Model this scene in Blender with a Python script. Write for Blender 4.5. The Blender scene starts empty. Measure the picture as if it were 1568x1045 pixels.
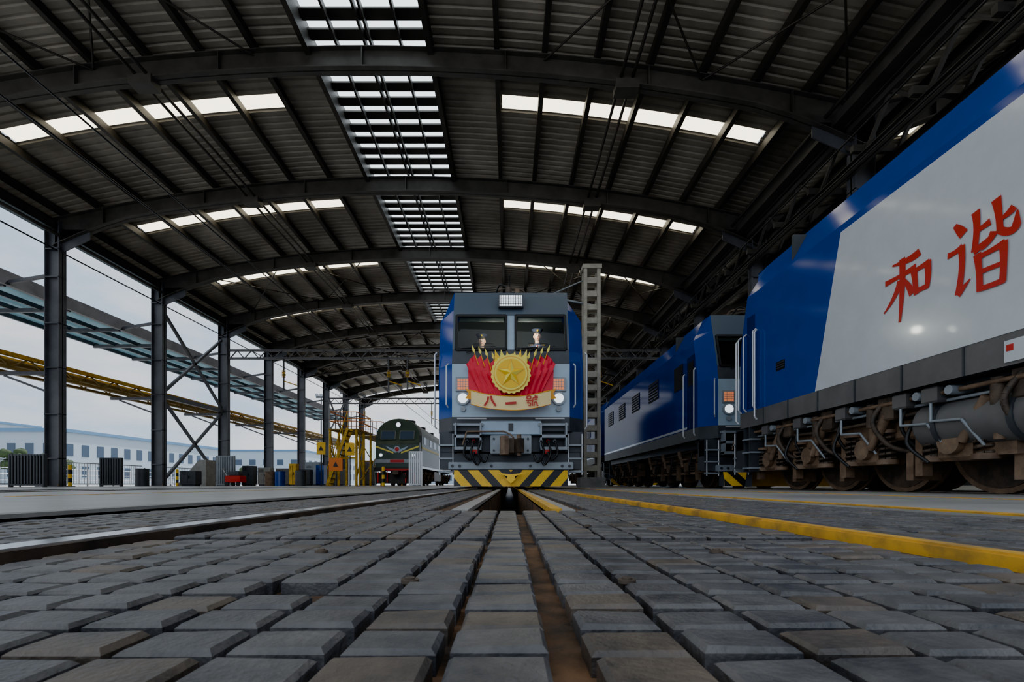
import bpy, math, random
from mathutils import Vector, Matrix
random.seed(7)
F=720.0; CX=780.0; CY=742.0; H=0.105   # measured photo calibration (1568 px wide frame)
scene=bpy.context.scene

# ------------------------------------------------------------------ materials
MATS={}
def mat(name,col,rough=0.5,metal=0.0,var=0.0,vscale=3.0,bump=0.0,bscale=20.0,col2=None,coat=0.0,emis=None,estr=0.0,stretch=None,lo=0.35,hi=0.7,bd=0.02,spec=0.5):
    if name in MATS: return MATS[name]
    m=bpy.data.materials.new(name); m.use_nodes=True
    nt=m.node_tree; b=nt.nodes['Principled BSDF']
    b.inputs['Roughness'].default_value=rough; b.inputs['Metallic'].default_value=metal
    b.inputs['Coat Weight'].default_value=coat
    b.inputs['Coat Roughness'].default_value=0.06
    b.inputs['Specular IOR Level'].default_value=spec
    c1=(*col,1)
    b.inputs['Base Color'].default_value=c1
    if emis: 
        b.inputs['Emission Color'].default_value=(*emis,1); b.inputs['Emission Strength'].default_value=estr
    if var>0 or col2 or bump>0:
        g=nt.nodes.new('ShaderNodeNewGeometry')
        src=g.outputs['Position']
        if stretch:
            mp=nt.nodes.new('ShaderNodeMapping'); mp.inputs['Scale'].default_value=stretch
            nt.links.new(src,mp.inputs['Vector']); src=mp.outputs['Vector']
    if var>0 or col2:
        n=nt.nodes.new('ShaderNodeTexNoise'); n.inputs['Scale'].default_value=vscale; n.inputs['Detail'].default_value=6; n.inputs['Roughness'].default_value=0.65
        nt.links.new(src,n.inputs['Vector'])
        r=nt.nodes.new('ShaderNodeValToRGB'); r.color_ramp.elements[0].position=lo; r.color_ramp.elements[1].position=hi
        if col2: ca,cb=c1,(*col2,1)
        else:
            ca=(col[0]*(1-var),col[1]*(1-var),col[2]*(1-var),1); cb=(min(1,col[0]*(1+var)),min(1,col[1]*(1+var)),min(1,col[2]*(1+var)),1)
        r.color_ramp.elements[0].color=ca; r.color_ramp.elements[1].color=cb
        nt.links.new(n.outputs['Fac'],r.inputs['Fac']); nt.links.new(r.outputs['Color'],b.inputs['Base Color'])
        mr=nt.nodes.new('ShaderNodeMapRange'); mr.inputs['To Min'].default_value=max(0,rough-0.1); mr.inputs['To Max'].default_value=min(1,rough+0.12)
        if var>0.1 or col2:
            nt.links.new(n.outputs['Fac'],mr.inputs['Value']); nt.links.new(mr.outputs['Result'],b.inputs['Roughness'])
    if bump>0:
        n2=nt.nodes.new('ShaderNodeTexNoise'); n2.inputs['Scale'].default_value=bscale; n2.inputs['Detail'].default_value=5
        nt.links.new(src,n2.inputs['Vector'])
        bp=nt.nodes.new('ShaderNodeBump'); bp.inputs['Strength'].default_value=bump; bp.inputs['Distance'].default_value=bd
        nt.links.new(n2.outputs['Fac'],bp.inputs['Height']); nt.links.new(bp.outputs['Normal'],b.inputs['Normal'])
    MATS[name]=m; return m
def lacquer(name,col,mn,mx,rough):
    """diffuse paint under a weak gloss layer (aged enamel: limited edge reflectivity)"""
    m=bpy.data.materials.new(name); m.use_nodes=True; nt=m.node_tree
    for n in list(nt.nodes): nt.nodes.remove(n)
    o=nt.nodes.new('ShaderNodeOutputMaterial'); mix=nt.nodes.new('ShaderNodeMixShader')
    d=nt.nodes.new('ShaderNodeBsdfDiffuse'); g=nt.nodes.new('ShaderNodeBsdfGlossy'); g.inputs['Roughness'].default_value=rough
    f=nt.nodes.new('ShaderNodeFresnel'); f.inputs['IOR'].default_value=1.5
    mr=nt.nodes.new('ShaderNodeMapRange'); mr.inputs['From Min'].default_value=0.04; mr.inputs['From Max'].default_value=0.9
    mr.inputs['To Min'].default_value=mn; mr.inputs['To Max'].default_value=mx
    ge=nt.nodes.new('ShaderNodeNewGeometry'); nz=nt.nodes.new('ShaderNodeTexNoise'); nz.inputs['Scale'].default_value=2.0; nz.inputs['Detail'].default_value=4
    cr=nt.nodes.new('ShaderNodeValToRGB'); cr.color_ramp.elements[0].color=(*[c*0.88 for c in col],1); cr.color_ramp.elements[1].color=(*[c*1.1 for c in col],1)
    nt.links.new(ge.outputs['Position'],nz.inputs['Vector']); nt.links.new(nz.outputs['Fac'],cr.inputs['Fac']); nt.links.new(cr.outputs['Color'],d.inputs['Color'])
    nt.links.new(f.outputs[0],mr.inputs['Value']); nt.links.new(mr.outputs[0],mix.inputs[0]); nt.links.new(d.outputs[0],mix.inputs[1]); nt.links.new(g.outputs[0],mix.inputs[2])
    nt.links.new(mix.outputs[0],o.inputs[0]); return m

STEEL=mat('painted_steel_grey',(0.085,0.08,0.075),0.55,0.1,var=0.25,vscale=1.5)
COLM=mat('column_paint',(0.10,0.105,0.12),0.5,0.1,var=0.25,vscale=1.2)
SHEET=mat('roof_sheet',(0.31,0.285,0.245),0.42,0.15,var=0.3,vscale=0.5)
PURL=mat('purlin_steel',(0.06,0.055,0.05),0.5,0.2,var=0.25,vscale=1)
SKYL=mat('skylight_sheet',(0.85,0.84,0.76),0.5,0,emis=(1,0.91,0.68),estr=3.6)  # emission stands in for daylight passing through the translucent strips
SKYR=mat('ridge_glazing',(0.8,0.84,0.86),0.5,0,emis=(0.84,0.94,1.0),estr=2.2)  # added opaque glowing sheet: imitates daylight over the ridge, keeps sun patches out
CONC=mat('concrete_floor',(0.23,0.23,0.225),0.40,0,vscale=0.9,col2=(0.44,0.44,0.43),bump=0.15,bscale=12,bd=0.004)
GROUND=mat('ground_concrete',(0.44,0.43,0.41),0.7,0,vscale=0.2,col2=(0.56,0.55,0.53))
PAD=mat('rubber_pad',(0.042,0.044,0.050),0.38,0,vscale=11,col2=(0.15,0.147,0.148),bump=0.8,bscale=180,bd=0.002)
PAD2=mat('rubber_pad_brown',(0.055,0.05,0.047),0.42,0,vscale=12,col2=(0.17,0.135,0.105),bump=0.8,bscale=180,bd=0.002)
DIRT=mat('rust_dirt',(0.025,0.019,0.015),0.85,0,vscale=9,col2=(0.20,0.105,0.05),bump=0.5,bscale=150,bd=0.003,lo=0.4,hi=0.7)
RAILM=mat('rail_steel',(0.78,0.78,0.78),0.22,1.0,var=0.15,vscale=8)
RUST=mat('rusty_steel',(0.13,0.09,0.065),0.7,0.2,vscale=6,col2=(0.27,0.19,0.13),bump=0.4,bscale=60,bd=0.004)
RUSTD=mat('grimy_steel',(0.05,0.043,0.038),0.6,0.3,vscale=5,col2=(0.16,0.12,0.09),bump=0.3,bscale=50,bd=0.004)
YEL=mat('yellow_paint',(0.85,0.50,0.005),0.5,0,var=0.15,vscale=6)
YELM=mat('muted_yellow_paint',(0.62,0.36,0.02),0.6,0,var=0.35,vscale=5)
YELW=mat('worn_yellow_paint',(0.70,0.38,0.02),0.55,0,vscale=7,col2=(0.22,0.13,0.05),lo=0.45,hi=0.7)
ORG=mat('orange_paint',(0.75,0.17,0.01),0.5)
BLK=mat('black_paint',(0.015,0.015,0.016),0.45)
BLUE=lacquer('blue_body_paint',(0.005,0.055,0.32),0.05,0.34,0.10)
DBLUE=lacquer('dark_blue_paint',(0.006,0.03,0.15),0.04,0.28,0.15)
GREYB=mat('blue_grey_paint',(0.085,0.115,0.15),0.32,0.1,coat=0.2)
SILV=mat('silver_blue_paint',(0.36,0.48,0.60),0.35,0.1,coat=0.2,var=0.08)
SILG=mat('silver_grey_paint',(0.28,0.32,0.36),0.4,0.2,var=0.15,vscale=4)
DGREY=mat('dark_grey_paint',(0.055,0.061,0.07),0.45,0.1,var=0.2,vscale=3)
MGREY=mat('sill_grey_paint',(0.13,0.13,0.13),0.5,0.1,var=0.15,vscale=3)
WHITE=mat('white_body_paint',(0.62,0.67,0.72),0.2,0.0,coat=0.3,var=0.04)
RED=mat('red_lettering',(0.52,0.008,0.006),0.4)
FLAGR=mat('flag_red',(0.80,0.004,0.045),0.5,var=0.08,vscale=12)
GOLD=mat('gold_paint',(1.0,0.60,0.0),0.45,0.0)
GOLDD=mat('gold_dark',(0.88,0.38,0.0),0.45,0.0)
GOLDL=mat('gold_light',(1.0,0.84,0.12),0.45,0.0)
CREAM=mat('banner_cream',(1.0,0.80,0.38),0.5)
RAILW=mat('handrail_metal',(0.6,0.62,0.65),0.3,0.4)
LAMPW=mat('lamp_lens',(0.8,0.85,0.9),0.15,0,emis=(0.85,0.93,1),estr=1.2)
LAMPO=mat('lamp_orange_lens',(0.8,0.25,0.1),0.2,0,emis=(1,0.30,0.12),estr=0.35)
GASK=mat('rubber_gasket',(0.01,0.01,0.01),0.6)
INTER=mat('cab_interior',(0.05,0.057,0.057),0.7)
GREEN=mat('dark_green_paint',(0.03,0.055,0.042),0.4,0.0,coat=0.1)
GREENL=mat('roof_grey_green_paint',(0.16,0.18,0.17),0.5)
BEIGE=mat('mast_paint',(0.40,0.38,0.32),0.6,0,var=0.2,vscale=4)
CONCB=mat('concrete_block',(0.28,0.28,0.27),0.8,var=0.2,vscale=3)
SKIN=mat('skin',(0.72,0.42,0.29),0.5)
EYEW=mat('eye_white',(0.8,0.78,0.75),0.4)
UNI=mat('navy_uniform',(0.02,0.027,0.055),0.8)
CANOPY=mat('canopy_sheet',(0.09,0.19,0.24),0.5,0,emis=(0.12,0.25,0.31),estr=0.4)  # emission imitates sky backlight through the translucent canopy
WALLP=mat('building_wall_pale',(0.42,0.51,0.60),0.7)
ROOFB=mat('building_roof_blue',(0.12,0.25,0.42),0.6)
WIND=mat('building_window',(0.05,0.085,0.14),0.2)
LEAF=mat('foliage',(0.045,0.08,0.03),0.8,var=0.4,vscale=3)
BARK=mat('bark',(0.05,0.035,0.025),0.9)
WALLD=mat('wall_cladding',(0.05,0.05,0.052),0.6,0.1,var=0.3,vscale=0.6)
YBROWN=mat('yellow_brown_steel',(0.28,0.19,0.06),0.6,0.1,var=0.3,vscale=2)

def glassmat():
    m=bpy.data.materials.new('windshield_glass'); m.use_nodes=True; nt=m.node_tree
    for n in list(nt.nodes): nt.nodes.remove(n)
    o=nt.nodes.new('ShaderNodeOutputMaterial'); mx=nt.nodes.new('ShaderNodeMixShader')
    t=nt.nodes.new('ShaderNodeBsdfTransparent'); t.inputs['Color'].default_value=(0.72,0.80,0.77,1)
    g=nt.nodes.new('ShaderNodeBsdfGlossy'); g.inputs['Roughness'].default_value=0.02
    f=nt.nodes.new('ShaderNodeFresnel'); f.inputs['IOR'].default_value=1.4
    nt.links.new(f.outputs[0],mx.inputs[0]); nt.links.new(t.outputs[0],mx.inputs[1]); nt.links.new(g.outputs[0],mx.inputs[2])
    nt.links.new(mx.outputs[0],o.inputs[0]); return m
GLASS=glassmat()

# ------------------------------------------------------------------ mesh builder
class MB:
    def __init__(s,name,T=None):
        s.name=name; s.v=[]; s.f=[]; s.m=[]; s.sm=[]; s.mats=[]; s.T=T
    def mi(s,m):
        if m not in s.mats: s.mats.append(m)
        return s.mats.index(m)
    def add(s,vs,fs,m,smooth=False):
        o=len(s.v); k=s.mi(m)
        for p in vs:
            p=Vector(p)
            if s.T: p=s.T@p
            s.v.append(p[:])
        for f in fs:
            s.f.append([i+o for i in f]); s.m.append(k); s.sm.append(smooth)
    def quad(s,a,b,c,d,m): s.add([a,b,c,d],[(0,1,2,3)],m)
    def box(s,x0,x1,y0,y1,z0,z1,m):
        if x0>x1:x0,x1=x1,x0
        if y0>y1:y0,y1=y1,y0
        if z0>z1:z0,z1=z1,z0
        s.add([(x0,y0,z0),(x1,y0,z0),(x1,y1,z0),(x0,y1,z0),(x0,y0,z1),(x1,y0,z1),(x1,y1,z1),(x0,y1,z1)],
              [(3,2,1,0),(4,5,6,7),(0,1,5,4),(1,2,6,5),(2,3,7,6),(3,0,4,7)],m)
    def cbox(s,x0,x1,y0,y1,z0,z1,m,c=0.02):
        def ring(i,z): return [(x0+i,y0+i,z),(x1-i,y0+i,z),(x1-i,y1-i,z),(x0+i,y1-i,z)]
        vs=ring(c,z0)+ring(0,z0+c)+ring(0,z1-c)+ring(c,z1)
        fs=[(3,2,1,0)]
        for k in range(3):
            for j in range(4):
                a=k*4+j; b=k*4+(j+1)%4; fs.append((a,b,b+4,a+4))
        fs.append((12,13,14,15)); s.add(vs,fs,m)
    def frame(s,p0,p1,up=(0,0,1)):
        p0=Vector(p0);p1=Vector(p1);d=(p1-p0)
        L=d.length; d=d/L if L else Vector((0,0,1)); u=Vector(up)
        if abs(d.dot(u))>0.98: u=Vector((1,0,0)) if abs(d.x)<0.9 else Vector((0,1,0))
        sx=d.cross(u).normalized(); uz=sx.cross(d).normalized()
        return p0,p1,d,sx,uz
    def beam(s,p0,p1,w,h,m,up=(0,0,1)):
        p0,p1,d,sx,uz=s.frame(p0,p1,up)
        vs=[]
        for p in(p0,p1):
            for a,b in((-1,-1),(1,-1),(1,1),(-1,1)): vs.append(p+sx*(a*w/2)+uz*(b*h/2))
        s.add(vs,[(0,1,2,3),(7,6,5,4),(0,4,5,1),(1,5,6,2),(2,6,7,3),(3,7,4,0)],m)
    def ibeam(s,p0,p1,w,h,m,up=(0,0,1),t=0.03):
        p0,p1,d,sx,uz=s.frame(p0,p1,up)
        s.beam(p0,p1,t,h,m,up)
        for k in(-1,1):
            o=uz*(k*(h/2-t/2)); s.beam(p0+o,p1+o,w,t,m,up)
    def cyl(s,p0,p1,r,m,n=12,r2=None,caps=True,smooth=True):
        p0,p1,d,sx,uz=s.frame(p0,p1); r2=r if r2 is None else r2
        vs=[]
        for p,rr in((p0,r),(p1,r2)):
            for i in range(n):
                a=2*math.pi*i/n; vs.append(p+sx*(math.cos(a)*rr)+uz*(math.sin(a)*rr))
        s.add(vs,[(i,i+n,(i+1)%n+n,(i+1)%n) for i in range(n)],m,smooth)
        if caps:
            s.add(vs[:n],[tuple(range(n))],m); s.add(vs[n:],[tuple(reversed(range(n)))],m)
    def tube(s,pts,r,m,n=8):
        for a,b in zip(pts[:-1],pts[1:]): s.cyl(a,b,r,m,n)
    def curve(s,pts,r,m,n=8,seg=6):
        P=[Vector(p) for p in pts]; P=[P[0]]+P+[P[-1]]; out=[]
        for i in range(1,len(P)-2):
            for k in range(seg):
                t=k/seg; a,b,c,d=P[i-1],P[i],P[i+1],P[i+2]
                out.append(0.5*((2*b)+(-a+c)*t+(2*a-5*b+4*c-d)*t*t+(-a+3*b-3*c+d)*t**3))
        out.append(P[-2]); s.tube(out,r,m,n)
    def sphere(s,c,r,m,sc=(1,1,1),n=16,k=10,fn=None):
        vs=[];fs=[]
        for j in range(k+1):
            th=math.pi*j/k
            for i in range(n):
                a=2*math.pi*i/n; v=Vector((math.sin(th)*math.cos(a),math.sin(th)*math.sin(a),math.cos(th)))
                if fn: v=fn(v)
                vs.append((c[0]+v.x*r*sc[0],c[1]+v.y*r*sc[1],c[2]+v.z*r*sc[2]))
        for j in range(k):
            for i in range(n):
                fs.append((j*n+i,(j+1)*n+i,(j+1)*n+(i+1)%n,j*n+(i+1)%n))
        s.add(vs,fs,m,True)
    def poly(s,pts,nrm,t,m):
        n=len(pts); o=Vector(nrm)*t; P=[Vector(p) for p in pts]; vs=P+[p+o for p in P]
        s.add(vs,[tuple(range(n)),tuple(range(2*n-1,n-1,-1))]+[(i,(i+1)%n,(i+1)%n+n,i+n) for i in range(n)],m)
    def coil(s,c,r,h,turns,wr,m):
        pts=[]
        N=turns*10
        for i in range(N+1):
            a=2*math.pi*i/10; pts.append((c[0]+r*math.cos(a),c[1]+r*math.sin(a),c[2]+h*i/N))
        s.tube(pts,wr,m,5)
    def build(s,parent=None):
        me=bpy.data.meshes.new(s.name); me.from_pydata(s.v,[],s.f)
        for m in s.mats: me.materials.append(m)
        for p,k,q in zip(me.polygons,s.m,s.sm): p.material_index=k; p.use_smooth=q
        me.update()
        o=bpy.data.objects.new(s.name,me); scene.collection.objects.link(o)
        if parent: o.parent=parent
        return o
def empty(name,loc=(0,0,0)):
    e=bpy.data.objects.new(name,None); e.empty_display_size=0.3; scene.collection.objects.link(e); return e
def ribbon(mb,pts,ws,fn,m):
    """one continuous flat brush stroke (u,v plane) - tapered strip"""
    P=[Vector(p) for p in pts]; n=len(P); vs=[]
    for i in range(n):
        d=(P[min(i+1,n-1)]-P[max(i-1,0)]); d.normalize(); q=Vector((-d.y,d.x)); w=ws[i]/2
        a=P[i]+q*w; b=P[i]-q*w; vs+=[fn(*a),fn(*b)]
    mb.add(vs,[(2*i,2*i+1,2*i+3,2*i+2) for i in range(n-1)],m)

# ------------------------------------------------------------------ hall
YS=[2.3+6*k for k in range(11)]       # frames
Y0,Y1=1.6,62.8
def zr(x,xc): return 13.65-1.8*((x-xc)/15.15)**2
SP=[(-4.45,-19.6,10.7),(25.85,10.7,41.0)]
XL,XR=-19.6,10.7

def build_roof(si):
    xc,xa,xb=SP[si]
    mb=MB('ceiling' if si==0 else 'ceiling.001')
    d=xc+4.45
    skx=[(-17.6+d,-7.8+d),(-0.25+d,8.85+d)]; rid=(-6.1+d,-2.4+d)
    br=sorted(set([xa-0.9 if si==0 else xa]+[xa+ i*(xb-xa)/20 for i in range(1,20)]+[xb]+[v for p in skx for v in p]+list(rid)))
    sky=[2.6+6*k+1.6 for k in range(-1,10)]
    prof=[]; y=Y0
    while y<Y1:
        prof+= [(y,0),(y+0.17,0),(y+0.20,0.045),(y+0.27,0.045)]; y+=0.30
    for (ya,za),(yb,zb) in zip(prof[:-1],prof[1:]):
        ym=(ya+yb)/2; instrip=any(s<=ym<=s+0.60 for s in sky)
        for a,b in zip(br[:-1],br[1:]):
            xm=(a+b)/2
            if rid[0]<xm<rid[1]: continue
            if instrip and any(p[0]<xm<p[1] for p in skx): continue
            za1=zr(a,xc);zb1=zr(b,xc)
            mb.quad((a,ya,za1+za),(b,ya,zb1+za),(b,yb,zb1+zb),(a,yb,za1+zb),SHEET)
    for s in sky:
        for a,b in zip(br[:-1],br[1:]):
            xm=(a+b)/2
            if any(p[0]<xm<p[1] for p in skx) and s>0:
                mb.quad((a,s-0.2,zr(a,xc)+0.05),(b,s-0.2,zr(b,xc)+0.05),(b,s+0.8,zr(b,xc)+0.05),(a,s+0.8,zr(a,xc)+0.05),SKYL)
    mb.build()
    rb=MB('window_1' if si==0 else 'window_2')
    y=Y0
    while y<Y1:
        rb.box(rid[0],rid[1],y,y+0.36,13.66,13.72,PURL)
        y+=0.62
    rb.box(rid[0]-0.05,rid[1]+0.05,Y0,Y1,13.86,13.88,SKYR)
    for x in (rid[0],rid[1]):
        rb.box(x-0.08,x+0.08,Y0,Y1,13.15,13.88,PURL)
    for x in (rid[0]+1.72,rid[0]+1.9,rid[0]+0.85,rid[1]-0.9):
        rb.box(x-0.035,x+0.035,Y0,Y1,13.45,13.66,PURL)
    rb.build()
    pb=MB('trim_1' if si==0 else 'trim_2')
    for x in (-19.2,-17.7,-16,-14.3,-12.65,-11,-9.4,-7.75,-0.4,1.05,2.65,4.25,5.85,7.45,9.0,10.3):
        x+=d; z=zr(x,xc)
        pb.box(x-0.06,x+0.06,Y0,Y1,z-0.30,z-0.02,PURL)
        pb.box(x-0.06,x+0.10,Y0,Y1,z-0.32,z-0.29,PURL)
    for k in range(0,10,1):
        for (xa2,xb2) in ((-17.7,-12.65),(-12.65,-7.75),(1.05,5.85),(5.85,10.3)):
            if (k%3)!=1: continue
            for (p,q) in ((0,1),(1,0)):
                ya=YS[k]+ (0 if p==0 else 6); yb=YS[k]+(6 if p==0 else 0)
                pb.cyl((xa2+d,ya,zr(xa2+d,xc)-0.42),(xb2+d,yb,zr(xb2+d,xc)-0.42),0.03,PURL,6)
    pb.build()
    for yg in YS:
        g=MB('roof_girder'); N=28
        xs=[xa+ (xb-xa)*i/N for i in range(N+1)]
        def dep(x):
            e=min(x-xa,xb-x); return 0.62+0.55*max(0,1-e/3.5)**1.5
        for a,b in zip(xs[:-1],xs[1:]):
            ta,tb=zr(a,xc)-0.33,zr(b,xc)-0.33; ba,bb=ta-dep(a),tb-dep(b)
            for (w,z1a,z1b,z0a,z0b) in ((0.02,ta,tb,ba,bb),(0.17,ta,tb,ta-0.03,tb-0.03),(0.17,ba+0.035,bb+0.035,ba,bb)):
                g.add([(a,yg-w,z0a),(b,yg-w,z0b),(b,yg+w,z0b),(a,yg+w,z0a),(a,yg-w,z1a),(b,yg-w,z1b),(b,yg+w,z1b),(a,yg+w,z1a)],
                      [(3,2,1,0),(4,5,6,7),(0,1,5,4),(2,3,7,6)],STEEL)
        for i in range(2,N-1,4):
            x=xs[i]; t=zr(x,xc)-0.33; g.box(x-0.015,x+0.015,yg-0.16,yg+0.16,t-dep(x),t,STEEL)
        for x in (-11.1+d,3.55+d):
            t=zr(x,xc)-0.36; g.box(x-0.35,x+0.35,yg-0.21,yg+0.21,t-0.78,t-0.5,STEEL)
        g.build()
    p=MB('service_pipe')
    for x,z in ((-11.25,12.45),(-10.9,12.45),(3.4,12.5),(3.75,12.5)):
        p.cyl((x+d,Y0,z),(x+d,Y1,z),0.05,PURL,8)
        for yg in YS: p.cyl((x+d,yg,z),(x+d,yg,z+0.35),0.02,PURL,6)
    p.build()
build_roof(0); build_roof(1)

def column(x,y,top,left=True):
    c=MB('steel_column'); w=0.62; dd=0.36
    c.box(x-w/2,x-w/2+0.035,y-dd/2,y+dd/2,0.03,top,COLM); c.box(x+w/2-0.035,x+w/2,y-dd/2,y+dd/2,0.03,top,COLM)
    c.box(x-w/2,x+w/2,y-0.02,y+0.02,0.03,top,COLM)
    for z in (1.2,3.1,5.1,7.0,9.0,10.2):
        c.box(x-w/2,x+w/2,y-dd/2,y+dd/2,z,z+0.03,COLM)
    c.box(x-0.5,x+0.5,y-0.4,y+0.4,0.0,0.04,COLM)
    for dx in(-0.42,0.42):
        for dy in(-0.3,0.3): c.cyl((x+dx,y+dy,0.04),(x+dx,y+dy,0.12),0.025,RUST,6)
    sgn=1 if left else -1
    c.poly([(x+sgn*0.3,y-0.02,top-1.3),(x+sgn*1.5,y-0.02,top-0.75),(x+sgn*1.5,y-0.02,top-0.3),(x+sgn*0.3,y-0.02,top-0.3)],(0,1,0),0.04,COLM)
    c.build()
for y in YS:
    column(XL,y,11.4); column(XR,y,11.4,False); column(41.0,y,11.4,False)

e=MB('eave_beam')
for x in (XL,):
    e.ibeam((x,Y0,11.25),(x,Y1,11.25),0.3,0.45,STEEL)
    e.box(x-0.95,x-0.55,Y0,Y1,11.3,11.7,STEEL)
    e.cyl((x+0.35,Y0,10.75),(x+0.35,Y1,10.75),0.07,STEEL,8)
    e.cyl((x+0.1,Y0,10.2),(x+0.1,Y1,10.2),0.03,BLK,6)
e.build()
c=MB('crane_runway_girder')
for dx in(-0.45,0.45):
    x=XR+dx
    c.ibeam((x,Y0,10.75),(x,Y1,10.75),0.25,0.3,STEEL); c.ibeam((x,Y0,9.55),(x,Y1,9.55),0.25,0.25,STEEL)
    y=Y0
    while y<Y1-2:
        c.beam((x,y,9.6),(x,y+1,10.7),0.09,0.09,STEEL); c.beam((x,y+1,10.7),(x,y+2,9.6),0.09,0.09,STEEL); y+=2
y=Y0
while y<Y1:
    c.beam((XR-0.8,y,9.8),(XR+0.8,y,9.8),0.14,0.2,STEEL); y+=2
c.box(XR-0.95,XR-0.55,Y0,Y1,10.9,11.2,STEEL)
c.cyl((XR-1.1,Y0,11.25),(XR-1.1,Y1,11.25),0.06,PURL,8)
c.build()
b=MB('cross_brace')
for (ya,yb) in ((26.3,32.3),(50.3,56.3)):
    for z0,z1 in ((0.3,4.9),(5.3,9.9)):
        b.beam((XL,ya+0.3,z0),(XL,yb-0.3,z1),0.14,0.14,COLM); b.beam((XL,ya+0.3,z1),(XL,yb-0.3,z0),0.14,0.14,COLM)
    b.beam((XL,ya+0.2,5.1),(XL,yb-0.2,5.1),0.2,0.25,COLM)
b.build()
for yp in (32.3,50.3):
    g=MB('catenary_portal_beam')
    for z in (8.75,9.3): g.beam((XL+0.35,yp,z),(XR-0.35,yp,z),0.2,0.12,COLM)
    x=XL+0.4
    while x<XR-1.3:
        g.beam((x,yp,8.75),(x+0.5,yp,9.3),0.07,0.05,COLM); g.beam((x+0.5,yp,9.3),(x+1,yp,8.75),0.07,0.05,COLM); x+=1
    for x in (-15.5,-8.3,-7.0,3.2,6.2):
        g.cyl((x,yp,8.7),(x,yp,6.6),0.06,COLM,8); g.cyl((x,yp,7.2),(x+0.9,yp,6.9),0.04,YELM,6)
        for k in range(5): g.cyl((x,yp,7.9-0.1*k),(x,yp,7.86-0.1*k),0.13,YELM,10)
    g.build()
w=MB('catenary_wire')
for x,z in ((-7.3,5.7),(-7.3,6.35),(0.0,5.9),(6.15,5.8),(6.15,6.35)):
    w.cyl((x,13 if x==0 else 2,z),(x,62,z),0.018,BLK,5)
w.build()
for yt in (38.3,44.3):
    t=MB('roof_truss')
    pts=[]
    for i in range(21):
        x=XL+(XR-XL)*i/20; pts.append((x,yt+0.5,zr(x,-4.45)-1.0)); 
    lo=[(p[0],p[1],p[2]-1.1+0.5*abs((p[0]+4.45)/15)) for p in pts]
    for i in range(20):
        t.beam(pts[i],pts[i+1],0.1,0.1,PURL); t.beam(lo[i],lo[i+1],0.12,0.12,PURL)
        t.beam(lo[i],pts[i+1],0.06,0.06,PURL) if i%2 else t.beam(pts[i],lo[i+1],0.06,0.06,PURL)
    t.build()

wb=MB('wall_back')
wb.box(3.3,41.2,62.9,63.1,5.5,11.6,WALLD); 
for x in (3.3,9.0,14.7,20.4,26.1,31.8,37.5): wb.box(x,x+1.4,62.9,63.1,0,5.5,WALLD)
wb.build()
wr=MB('wall_right')
wr.box(41.4,41.6,Y0,Y1,0,11.6,WALLD)
for k in range(10): wr.box(41.35,41.4,YS[k]+1,YS[k]+5,5.0,7.2,WIND)
wr.build()

# ------------------------------------------------------------------ ground
g=MB('ground'); g.box(-600,600,-150,700,-1.2,-0.75,GROUND); 
g.box(-600,-20.3,-150,700,-0.75,-0.06,GROUND); g.box(41.7,600,-150,700,-0.75,-0.06,GROUND)
g.box(-20.3,41.7,64,700,-0.75,-0.06,GROUND); g.box(-20.3,41.7,-150,-12,-0.75,-0.06,GROUND); g.build()
f=MB('floor')
def strips(xa,xb): f.box(xa,xb,-12,64,-0.5,0.0,CONC)
strips(-20.3,-8.15); strips(-7.95,-6.65); strips(-6.45,-1.52); strips(1.66,5.33); strips(5.5,6.83); strips(7.0,41.7)
for xa,xb in((-8.15,-7.95),(-6.65,-6.45),(5.33,5.5),(6.83,7.0)): f.box(xa,xb,-12,64,-0.5,-0.05,DIRT)
f.box(-1.60,-1.52,-12,64,-0.5,0.014,CONCB)
f.box(1.66,1.74,-12,30.0,0.0,0.006,YELW); f.box(3.4,3.5,-12,64,0.0,0.003,YELW); f.box(-4.3,-4.2,4,64,0.0,0.003,YELW)
f.box(-1.52,1.66,-12,1.92,-0.5,-0.020,DIRT)
f.box(-1.52,-0.17,1.92,64,-0.5,-0.020,DIRT); f.box(0.17,1.66,1.92,64,-0.5,-0.020,DIRT)
f.box(-0.17,0.17,1.92,64,-0.5,-0.44,BLK)
f.box(-0.24,-0.17,1.92,64,-0.03,0.0,CONC); f.box(0.17,0.215,1.92,64,-0.03,0.005,YELW); f.box(0.215,0.27,1.92,64,-0.03,0.0,CONC)
f.build()
r=MB('rail_track')
for c0 in (0.0,-7.3,6.165):
    for s_ in (-1,1):
        x=c0+s_*0.755
        painted=(c0==0 and s_>0)
        zt=0.005 if painted else 0.012
        r.box(x-0.036,x+0.036,-12,64,-0.035,zt-0.004,YELW if painted else RUSTD)
        r.box(x-0.030,x+0.030,-12,64,zt-0.004,zt,RAILM if not painted else YELW)
        if painted: r.box(x-0.004,x+0.030,-12,64,zt,zt+0.001,RAILM)
        r.box(x-0.02,x+0.02,-12,64,-0.3,-0.035,RUSTD)
r.build()
pd=MB('rubber_crossing_panel')
def pad(x0,x1,y0,y1):
    m=PAD if random.random()<0.85 else PAD2
    zt=-0.002+random.uniform(-0.0016,0.0010); c=0.0035; dz=random.uniform(-0.0010,0.0010); j=lambda:random.uniform(-0.0011,0.0011)
    x0+=j();x1+=j();y0+=j();y1+=j()
    vs=[(x0,y0,-0.031),(x1,y0,-0.031),(x1,y1,-0.031),(x0,y1,-0.031),(x0,y0,zt-c),(x1,y0,zt-c),(x1,y1,zt-c),(x0,y1,zt-c),
        (x0+c,y0+c,zt+dz),(x1-c,y0+c,zt-dz),(x1-c,y1-c,zt-dz),(x0+c,y1-c,zt+dz)]
    pd.add(vs,[(0,1,5,4),(1,2,6,5),(2,3,7,6),(3,0,4,7),(4,5,9,8),(5,6,10,9),(6,7,11,10),(7,4,8,11),(8,9,10,11)],m)
PX,PY=0.0725,0.0555
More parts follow.
